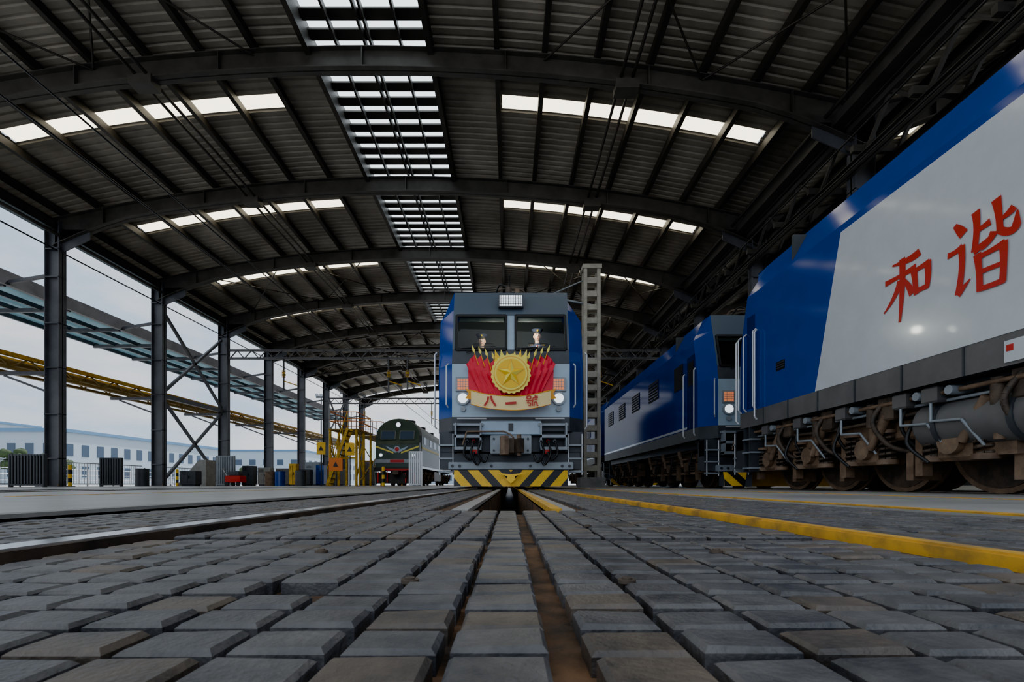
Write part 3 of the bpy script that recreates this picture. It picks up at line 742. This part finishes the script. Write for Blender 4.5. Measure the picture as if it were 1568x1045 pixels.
xie=[([(1464,346),(1471,352),(1478,359)],(0.6,1.2,1.4)),([(1453,393),(1464,387),(1476,378)],(1.0,0.8,1.1)),([(1474,377),(1475,410),(1469,452)],(1.2,1.0,1.1)),([(1468,452),(1477,441),(1488,427)],(1.3,0.8,0.2)),
     ([(1496,324),(1498,350),(1494,386)],(1.3,1.0,1.0)),([(1498,353),(1508,347),(1519,339)],(0.8,0.8,1.1)),([(1493,386),(1506,375),(1521,360)],(1.2,0.8,0.3)),
     ([(1528,304),(1532,328),(1534,352)],(1.4,1.0,1.0)),([(1533,352),(1549,354),(1561,343)],(1.0,1.1,1.1)),([(1559,346),(1560,334),(1561,321)],(1.3,0.8,0.2)),([(1556,316),(1546,327),(1533,337)],(1.2,0.9,0.3)),
     ([(1525,354),(1517,369),(1505,383)],(1.2,0.9,0.3)),([(1499,389),(1502,415),(1503,446)],(1.2,1.0,1.0)),([(1497,396),(1520,384),(1542,371)],(0.8,0.8,1.1)),([(1539,370),(1540,398),(1538,432)],(1.3,1.0,1.0)),([(1503,417),(1520,410),(1538,403)],(0.7,0.7,0.7)),([(1502,443),(1520,437),(1542,428)],(0.8,0.8,0.9))]
k_=0
for grp,wb_ in((he,0.070),(xie,0.066)):
    for s_,wf in grp:
        k_+=1; off=SX-0.012-0.0003*k_
        p=[Vector(P2(*q)) for q in s_]; q=[]; ws=[]
        for i in range(11):
            t=i/10
            a,b,c=(1-t)*(1-2*t),4*t*(1-t),t*(2*t-1)
            q.append(p[0]*a+p[1]*b+p[2]*c); ws.append(wb_*max(0.15,wf[0]*a+wf[1]*b+wf[2]*c))
        ribbon(lv,q,ws,lambda u,v,off=off:(off,u,v),RED)
lv.box(SX-0.01,SX,3.4,4.12,1.22,1.44,MGREY)
lv.box(SX-0.012,SX,4.14,4.36,1.23,1.43,WHITE); lv.box(SX-0.016,SX-0.012,4.28,4.34,1.33,1.39,RED)
for y in (4.75,5.5,6.25,7.0,7.75,8.5):
    lv.box(SX-0.012,SX,y,y+0.02,1.2,1.5,DGREY)
lv.box(SX-0.008,SX,7.85,8.1,2.05,2.2,BLK)
for z in (2.08,2.12,2.16): lv.box(SX-0.016,SX-0.008,7.85,8.1,z,z+0.012,DGREY)
for y in(8.75,9.1,9.3): lv.tube([(SX-0.01,y,1.5),(SX-0.07,y,1.56),(SX-0.07,y,2.95),(SX-0.01,y,3.0)],0.016,RAILW)
lv.box(SX-0.009,SX,8.8,9.08,1.55,3.3,DBLUE)
lv.build(near)
uf=MB('underframe_equipment')
for k,y in enumerate((8.0,7.0,5.9,4.3)):
    x0=SX+0.05
    uf.curve([(x0+0.1,y,1.2),(x0,y+0.12,0.9),(x0+0.15,y+0.05,0.6),(x0+0.35,y-0.1,0.5)],0.03,RUSTD,8)
    uf.curve([(x0+0.2,y-0.3,1.2),(x0+0.1,y-0.2,0.8),(x0+0.3,y-0.3,0.45)],0.022,BLK,8)
    uf.cbox(x0+0.05,x0+0.35,y-0.15,y+0.1,0.9,1.2,RUSTD,0.02)
    uf.cyl((x0+0.1,y+0.25,1.15),(x0+0.15,y+0.3,0.55),0.05,RUST,10); uf.cyl((x0+0.1,y+0.25,1.15),(x0+0.12,y+0.28,0.85),0.07,RUSTD,10)
for k,y in enumerate((8.55,7.6,6.6,5.6,5.2)):
    uf.cbox(SX+0.04,SX+0.22,y-0.1,y+0.1,1.0,1.18,MGREY,0.02); uf.cyl((SX+0.02,y-0.25,1.1),(SX+0.3,y-0.25,1.1),0.05,SILG,10)
    uf.tube([(SX+0.06,y,1.0),(SX+0.06,y,0.8),(SX+0.06,y-0.35,0.78),(SX+0.2,y-0.45,0.5)],0.016,SILG,6)
for y in (9.2,9.0): uf.box(SX,SX+0.25,y,y+0.04,0.35,1.2,DGREY)
for z in(0.4,0.7,0.95): uf.box(SX-0.02,SX+0.25,8.95,9.25,z,z+0.03,SILG)
uf.tube([(SX+0.1,9.0,1.1),(SX+0.1,3.5,1.1)],0.025,RUST); uf.tube([(SX+0.16,9.0,1.02),(SX+0.16,3.5,1.02)],0.018,SILG)
uf.build(near)

# ------------------------------------------------------------------ green diesel locomotive
def diesel():
    root=empty('diesel_locomotive'); T=Matrix.Translation((-7.3,30.6,0))
    b=MB('body_shell',T); L=18
    sec=[(-1.5,1.15),(-1.5,3.3)]
    for i in range(13):
        a=math.pi-math.pi*i/12; sec.append((1.5*math.cos(a)*1.0,3.3+1.15*math.sin(a)))
    sec=sec[:2]+sec[3:-1]+[(1.5,3.3),(1.5,1.15)]
    n=len(sec)
    f0=[(x*0.94,0.0 if z<2.7 else (z-2.7)*0.28,z) for x,z in sec]; f1=[(x,0.5+(0 if z<2.7 else (z-2.7)*0.2),z) for x,z in sec]; f2=[(x,L,z) for x,z in sec]
    for A,B in((f0,f1),(f1,f2)):
        for i in range(n-1): b.add([A[i],A[i+1],B[i+1],B[i]],[(3,2,1,0)],GREEN if i in(0,n-2) else GREENL,False)
    b.add([f0[0],(-1.41,0,2.7),(1.41,0,2.7),f0[-1]],[(0,1,2,3)],GREEN)
    b.add([(-1.41,0,2.7)]+f0[1:-1]+[(1.41,0,2.7)],[tuple(range(n))],GREEN)
    b.add(f2,[tuple(range(n))],GREEN)
    b.build(root)
    d=MB('front_fittings',T)
    for s_ in(-1,1):
        x0,x1=sorted((s_*0.12,s_*1.10))
        d.poly([(x0,0.05,3.02),(x1,0.05,3.02),(x1,0.22,3.62),(x0,0.22,3.62)],(0,-1,0),0.03,GREENL)
        d.poly([(x0+0.06,0.01,3.07),(x1-0.06,0.01,3.07),(x1-0.06,0.165,3.57),(x0+0.06,0.165,3.57)],(0,-1,0),0.012,WIND)
        d.poly([(s_*1.41,-0.02,2.62),(s_*0.25,-0.02,2.2),(s_*0.25,-0.02,2.10),(s_*1.41,-0.02,2.52)],(0,1,0),0.02,GOLDL)
        d.cyl((s_*1.05,0,2.0),(s_*1.05,-0.07,2.0),0.14,SILG,20); d.cyl((s_*1.05,-0.06,2.0),(s_*1.05,-0.08,2.0),0.1,LAMPW,20)
        d.box(*sorted((s_*1.50,s_*1.52)),0.6,17.5,2.45,2.6,GOLDL); d.box(*sorted((s_*1.50,s_*1.52)),0.6,17.5,1.15,1.3,WHITE)
        for y in(1.2,3.5,5.5,7.5,9.5,11.5,13.5): d.box(*sorted((s_*1.50,s_*1.515)),y,y+0.9,2.8,3.3,WIND)
        d.tube([(s_*1.45,-0.02,1.2),(s_*1.5,-0.08,1.25),(s_*1.5,-0.08,2.8)],0.025,RAILW)
        d.curve([(s_*0.7,-0.1,1.0),(s_*0.7,-0.35,0.95),(s_*0.6,-0.35,0.5)],0.035,BLK)
        d.poly([(0,-0.03,2.30),(s_*0.75,-0.03,2.60),(s_*0.55,-0.03,2.40),(s_*0.1,-0.03,2.15)],(0,-1,0),0.02,SILV)
    d.cyl((0,0.6,4.05),(0,0.3,4.02),0.2,DGREY,20); d.cyl((0,0.3,4.02),(0,0.28,4.02),0.15,LAMPW,20)
    d.cyl((0,-0.02,2.38),(0,-0.06,2.38),0.2,SILV,20); d.cyl((0,-0.05,2.38),(0,-0.08,2.38),0.14,RED,20)
    d.box(-1.45,1.45,-0.05,0.1,1.5,1.72,SILG); d.box(-0.45,0.45,-0.07,-0.04,1.52,1.70,RED)
    d.box(-1.5,1.5,-0.1,0.4,0.95,1.2,BLK); d.box(-0.9,0.9,-0.13,-0.09,1.0,1.12,RED)
    d.cbox(-0.2,0.2,-0.6,0,0.7,1.0,RUSTD,0.03)
    d.poly([(-1.35,-0.2,0.15),(1.35,-0.2,0.15),(1.45,0.0,0.85),(-1.45,0.0,0.85)],(0,1,0),0.1,BLK)
    for x in(-1.2,-0.6,0.6,1.2): d.box(x-0.04,x+0.04,-0.22,-0.1,0.2,0.85,RED)
    d.build(root)
    g=MB('bogies',T); bogie(g,[1.9,3.7,5.5]); bogie(g,[12,13.8,15.6]); g.box(-1.3,1.3,7,10.5,0.35,1.1,BLK); g.build(root)
    r_=MB('roof_equipment',T)
    for y in(3,7,11): r_.cyl((0,y,4.3),(0,y,4.62),0.6,DGREY,20)
    r_.cyl((0.5,0.9,4.2),(0.5,0.5,4.35),0.06,GOLDD,10)
    r_.build(root)
diesel()

m=MB('lattice_mast'); mx,my=2.95,17.0
for dx in(-0.24,0.24):
    for dy in(-0.2,0.2): m.box(mx+dx-0.06,mx+dx+0.06,my+dy-0.05,my+dy+0.05,0.0,7.85,BEIGE)
z=0.1
while z<7.7:
    for dy in(-0.2,0.2): m.box(mx-0.28,mx+0.28,my+dy-0.02,my+dy+0.02,z,z+0.2,BEIGE)
    for dx in(-0.24,0.24): m.box(mx+dx-0.02,mx+dx+0.02,my-0.22,my+0.22,z,z+0.2,BEIGE)
    z+=0.48
m.box(mx-0.45,mx+0.45,my-0.4,my+0.4,0,0.35,CONCB); m.box(mx-0.34,mx+0.34,my-0.3,my+0.3,7.8,7.95,BEIGE)
m.cyl((mx,my,6.6),(mx-1.6,my,6.9),0.04,SILG,8); m.cyl((mx,my,7.6),(mx-1.6,my,6.9),0.025,SILG,8)
m.build()

def platform(x0,x1,y0,y1,zd,stairs=True):
    p=MB('maintenance_platform')
    for x in(x0,x1):
        for y in(y0,(y0+y1)/2,y1): p.box(x-0.06,x+0.06,y-0.06,y+0.06,0,zd,YELM)
    p.box(x0-0.1,x1+0.1,y0-0.1,y1+0.1,zd,zd+0.08,YBROWN)
    for z in(zd+0.55,zd+1.1):
        for y in(y0,y1): p.cyl((x0,y,z),(x1,y,z),0.03,ORG,6)
        for x in(x0,x1): p.cyl((x,y0,z),(x,y1,z),0.03,ORG,6)
    n=5
    for i in range(n+1):
        x=x0+(x1-x0)*i/n
        for y in(y0,y1): p.cyl((x,y,zd),(x,y,zd+1.1),0.025,RUSTD,6)
    for x in (x0,x1):
        p.beam((x,y0,0.3),(x,(y0+y1)/2,zd-0.2),0.05,0.05,YELM); p.beam((x,(y0+y1)/2,0.3),(x,y0,zd-0.2),0.05,0.05,YELM)
    p.beam((x0,y0,zd*0.5),(x1,y0,zd*0.5),0.06,0.08,YELM)
    if stairs:
        for s_ in(0,0.7): p.beam((x0+0.2,y0-0.3-s_,0.05),(x1-0.2,y0-0.3-s_,zd),0.04,0.16,YELM); 
        N=12
        for i in range(N):
            t=(i+0.5)/N; xx=x0+0.2+(x1-x0-0.4)*t; p.box(xx-0.11,xx+0.11,y0-1.0,y0-0.3,zd*t,zd*t+0.03,RUSTD)
        p.cyl((x0+0.2,y0-1.0,1.0),(x1-0.2,y0-1.0,zd+1.0),0.025,YELM,6)
        for i in range(5):
            t=i/4; xx=x0+0.2+(x1-x0-0.4)*t; p.cyl((xx,y0-1.0,zd*t),(xx,y0-1.0,zd*t+1.0),0.018,YELM,6)
    return p
platform(-10.9,-9.3,28.6,31.5,3.4).build()
platform(-11.0,-9.4,34.5,48,3.6,False).build()
platform(7.9,9.6,34,48,3.6).build()
platform(3.0,4.1,36,52,3.4,False).build()
s=MB('warning_sign_board')
for x,y,z,mm,w in ((-10.5,26.2,2.1,YEL,0.24),(-8.9,26.2,2.05,YEL,0.26),(-9.2,24.9,1.15,ORG,0.36)):
    s.cbox(x-w,x+w,y,y+0.05,z-0.34,z+0.34,mm,0.01); s.cyl((x,y+0.06,0),(x,y+0.06,z+0.3),0.035,DGREY,8)
    s.poly([(x-0.14,y-0.01,z-0.12),(x+0.14,y-0.01,z-0.12),(x,y-0.01,z+0.16)],(0,1,0),0.01,BLK)
s.build()

def railing(name,x,ya,yb,m=RAILW,h=1.1,dx=0):
    r_=MB(name); 
    for z in(0.12,h): r_.cyl((x,ya,z),(x+dx,yb,z),0.025,m,6)
    n=int((yb-ya)/0.15)+1
    for i in range(n+1):
        t=i/n; r_.cyl((x+dx*t,ya+(yb-ya)*t,0.0 if i%10==0 else 0.12),(x+dx*t,ya+(yb-ya)*t,h),0.03 if i%10==0 else 0.012,m,5)
    r_.build()
railing('metal_railing',-20.15,21.0,25.8); railing('metal_railing',-20.15,26.8,31.8); railing('metal_railing',-20.15,33,37.8,DGREY); railing('metal_railing',-20.15,45,56,DGREY); railing('metal_railing',-20.15,15,19.8,DGREY)
fo=MB('boundary_fence')
for z in(0.5,1.1,1.7): fo.cyl((-48,20,z),(-48,140,z),0.05,RAILW,6)
y=20
while y<140: fo.box(-48.05,-47.95,y-0.05,y+0.05,-0.06,1.8,RAILW); y+=1.2
fo.build()
def cabinet(x,y,w,d_,h,m,name='electrical_cabinet'):
    c_=MB(name); c_.cbox(x-w/2,x+w/2,y-d_/2,y+d_/2,0.08,h,m,0.02); c_.box(x-w/2+0.05,x+w/2-0.05,y-d_/2+0.05,y+d_/2-0.05,0,0.08,DGREY)
    c_.box(x-0.006,x+0.006,y-d_/2-0.006,y-d_/2,0.15,h-0.08,GASK); c_.box(x+0.05,x+0.08,y-d_/2-0.03,y-d_/2,h*0.5,h*0.5+0.15,GASK)
    for k in range(5): c_.box(x-w*0.4,x-0.08,y-d_/2-0.008,y-d_/2,h*0.75+k*0.04,h*0.75+k*0.04+0.015,GASK)
    c_.build()
def radiator(x,y,w,h,m=SILG):
    c_=MB('finned_radiator'); c_.box(x-w/2,x+w/2,y,y+0.12,0.05,0.12,m); c_.box(x-w/2,x+w/2,y,y+0.12,h-0.07,h,m)
    n=int(w/0.11)
    for i in range(n+1): xx=x-w/2+w*i/n; c_.cbox(xx-0.03,xx+0.03,y-0.01,y+0.14,0.0 if i in(0,n) else 0.1,h,m,0.01)
    c_.build()
radiator(-18.4,17.9,1.3,1.25,DGREY); radiator(-18.0,21.2,0.9,1.3,DGREY); radiator(-17.9,29.6,1.1,1.9,SILG)
cabinet(-16.9,30.6,0.7,0.5,1.3,DGREY); cabinet(-17.6,34,0.9,0.6,1.3,CONCB); cabinet(-16.4,34.3,1.0,0.6,1.25,MGREY); cabinet(-15.2,35,0.9,0.6,1.2,DGREY); cabinet(-14.6,36.5,0.6,0.6,1.6,BLUE)
cabinet(-13.4,37,0.9,0.6,1.3,MGREY); cabinet(-16.0,38.5,1.2,0.7,1.9,SILG); cabinet(-12.6,27.5,0.4,0.4,1.3,YELM); cabinet(-16.6,24.5,0.8,0.5,0.8,DGREY); cabinet(-15.0,41,1.6,0.8,2.1,DGREY); cabinet(-12.9,43,1.4,0.8,2.2,MGREY)
radiator(-5.4,27,0.7,2.0,RAILW)
rp=MB('concrete_ramp_block')
rp.poly([(-19.0,26.8,0),(-17.3,26.8,0),(-17.3,26.8,1.5),(-17.7,26.8,1.5)],(0,1,0),0.9,CONCB)
rp.build()
def barrel(x,y,m):
    b_=MB('oil_drum'); b_.cyl((x,y,0),(x,y,0.88),0.29,m,20)
    for z in(0.02,0.3,0.58,0.86): b_.cyl((x,y,z-0.015),(x,y,z+0.015),0.305,m,20)
    b_.cyl((x+0.12,y,0.88),(x+0.12,y,0.91),0.035,BLK,8); b_.build()
barrel(-13.9,31,RUST); barrel(-13.9,28.5,BLUE); barrel(-14.6,28.7,RUST); barrel(-11.8,26.6,DGREY); barrel(-18.2,23.3,DGREY)
t=MB('service_trolley')
tx,ty=-15.9,27.3
t.cbox(tx-0.45,tx+0.45,ty-0.3,ty+0.3,0.2,0.6,RED,0.03); t.cbox(tx-0.3,tx+0.3,ty-0.22,ty+0.22,0.6,0.85,DGREY,0.03)
for a in(-0.32,0.32):
    for c_ in(-0.3,0.3): t.cyl((tx+a,ty+c_-0.04,0.12),(tx+a,ty+c_+0.04,0.12),0.12,BLK,14)
t.tube([(tx-0.45,ty,0.5),(tx-0.75,ty,1.0),(tx-0.75,ty+0.2,1.0)],0.02,RAILW); t.build()
for (x,y) in ((-18.6,19.9),(-18.3,25.9),(-12.9,29.0),(-14.9,30.2),(-5.9,22)):
    b_=MB('striped_bollard')
    for k in range(5): b_.cyl((x,y,k*0.18),(x,y,(k+1)*0.18),0.07,YEL if k%2==0 else BLK,12)
    b_.sphere((x,y,0.9),0.07,YEL,(1,1,0.5),12,6); b_.cyl((x,y,0),(x,y,0.02),0.13,BLK,12); b_.build()

# ------------------------------------------------------------------ outside
c=MB('side_canopy')
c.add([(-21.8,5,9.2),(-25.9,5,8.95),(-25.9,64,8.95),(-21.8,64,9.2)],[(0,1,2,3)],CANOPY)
for x in(-21.8,-23.2,-24.6,-25.9): c.box(x-0.06,x+0.06,5,64,8.72,8.94,COLM)
c.box(-21.75,-21.6,5,64,8.7,9.3,COLM)
y=5.3
while y<64:
    c.beam((-21.8,y,8.75),(-25.9,y,8.7),0.12,0.2,COLM)
    y+=3
for y in YS[1:]: c.beam((-19.95,y,9.1),(-21.8,y,8.8),0.1,0.14,COLM)
c.build()
c=MB('pipe_bridge')
for x in(-21.2,-22.2):
    c.box(x-0.1,x+0.1,5,64,5.55,5.72,YELW); c.box(x-0.1,x+0.1,5,64,5.0,5.12,YBROWN)
    y=5
    while y<63: c.beam((x,y,5.1),(x,y+0.75,5.6),0.06,0.06,YBROWN); c.beam((x,y+0.75,5.6),(x,y+1.5,5.1),0.06,0.06,YBROWN); y+=1.5
for x in(-21.5,-21.8): c.cyl((x,5,5.35),(x,64,5.35),0.12,YBROWN,10)
for y in YS[1:]: c.beam((-19.95,y,4.9),(-22.3,y,4.9),0.14,0.16,COLM); c.beam((-19.95,y,4.1),(-21.8,y,4.8),0.08,0.08,COLM)
c.build()
def building(name,x0,x1,y0,y1,h,wm,rows,pitch,roof=True):
    b_=MB(name); b_.box(x0,x1,y0,y1,-0.06,h,wm)
    if roof: b_.box(x0-0.5,x1+0.5,y0-0.5,y1+0.5,h,h+0.6,ROOFB)
    y=y0+1
    while y<y1-2:
        for (za,zb) in rows: b_.box(x1,x1+0.08,y,y+pitch*0.45,za,zb,WIND)
        y+=pitch
    x=x0+1
    while x<x1-2:
        for (za,zb) in rows: b_.box(x,x+pitch*0.45,y0-0.08,y0,za,zb,WIND)
        x+=pitch
    b_.build()
building('workshop_building',-112,-84,88,136,10.0,WALLP,[(1.5,3.6),(5.5,7.8)],3.4)
building('workshop_building',-170,-150,115,150,18,WALLP,[(2,4),(6,8),(10,12),(14,16)],4)
building('workshop_building',-110,-75,170,230,12,WALLP,[(2,5),(7,9)],5)
building('workshop_building',-50,20,260,280,9,WALLP,[(2,5)],7)
def tree(x,y,h):
    t_=MB('tree'); t_.cyl((x,y,-0.1),(x,y,h*0.5),0.2,BARK,8,r2=0.1)
    for k in range(14):
        a=random.uniform(0,6.28); rr=random.uniform(0,h*0.22); zz=h*random.uniform(0.45,0.9)
        t_.sphere((x+rr*math.cos(a),y+rr*math.sin(a),zz),h*random.uniform(0.1,0.17),LEAF,(1,1,0.8),9,6,lambda v:v*(1+random.uniform(-0.25,0.25)))
    t_.build()
for (x,y,h) in ((-80,76,6),(-76,80,5.2),(-82,84,7),(-70,112,4.5),(-66,118,5),(-64,140,5),(-46,150,5)): tree(x,y,h)
for (x,y) in((-36,90),(-30,86)):
    p=MB('yard_light_mast'); p.cyl((x,y,-0.06),(x,y,17),0.2,COLM,8,r2=0.12); p.box(x-1,x+1,y-0.1,y+0.1,16.6,17,COLM)
    for q in(-0.8,0,0.8): p.cbox(x+q-0.25,x+q+0.25,y-0.3,y,16.9,17.4,SILG,0.03)
    p.build()

# ------------------------------------------------------------------ lights, world, camera
w=bpy.data.worlds.new('sky'); scene.world=w; w.use_nodes=True; nt=w.node_tree
bg=nt.nodes['Background']
tc=nt.nodes.new('ShaderNodeTexCoord'); mp=nt.nodes.new('ShaderNodeMapping'); mp.inputs['Scale'].default_value=(1,1,2.6)
nz=nt.nodes.new('ShaderNodeTexNoise'); nz.inputs['Scale'].default_value=2.2; nz.inputs['Detail'].default_value=8; nz.inputs['Roughness'].default_value=0.6
rp=nt.nodes.new('ShaderNodeValToRGB'); rp.color_ramp.elements[0].position=0.40; rp.color_ramp.elements[0].color=(0.50,0.63,0.80,1); rp.color_ramp.elements[1].position=0.60; rp.color_ramp.elements[1].color=(0.86,0.88,0.91,1)
nt.links.new(tc.outputs['Generated'],mp.inputs['Vector']); nt.links.new(mp.outputs['Vector'],nz.inputs['Vector']); nt.links.new(nz.outputs['Fac'],rp.inputs['Fac']); nt.links.new(rp.outputs['Color'],bg.inputs['Color'])
bg.inputs['Strength'].default_value=1.2

sd=bpy.data.lights.new('sun','SUN'); sd.energy=3.6; sd.angle=math.radians(3); sd.color=(1,0.96,0.9)
so=bpy.data.objects.new('sun',sd); scene.collection.objects.link(so)
dirv=Vector((0.25,0.62,0.95)).normalized(); so.rotation_euler=dirv.to_track_quat('Z','Y').to_euler(); so.location=(20,80,60)

for s_ in(-1,1):  # added fill lights inside the cab so the drivers show; no fixture modelled
    ld=bpy.data.lights.new('cab_fill_light','POINT'); ld.energy=30 if s_>0 else 14; ld.shadow_soft_size=0.08; ld.color=(1,0.93,0.82)
    lo=bpy.data.objects.new('cab_fill_light',ld); lo.location=(0.03+s_*0.35,9.75+0.42,3.45); scene.collection.objects.link(lo)

cam=bpy.data.cameras.new('camera'); co=bpy.data.objects.new('camera',cam); scene.collection.objects.link(co); scene.camera=co
co.location=(0,0,H); co.rotation_euler=(math.radians(90),0,0)
cam.sensor_width=36; cam.lens=36*F/1568; cam.shift_x=(784-CX)/1568; cam.shift_y=(CY-522.5)/1568
cam.clip_start=0.02; cam.clip_end=2000
cam.dof.use_dof=True; cam.dof.focus_distance=4.0; cam.dof.aperture_fstop=22
scene.view_settings.view_transform='AgX'
try: scene.view_settings.look='AgX - Punchy'
except Exception as ex: print(ex)
scene.view_settings.exposure=0.95
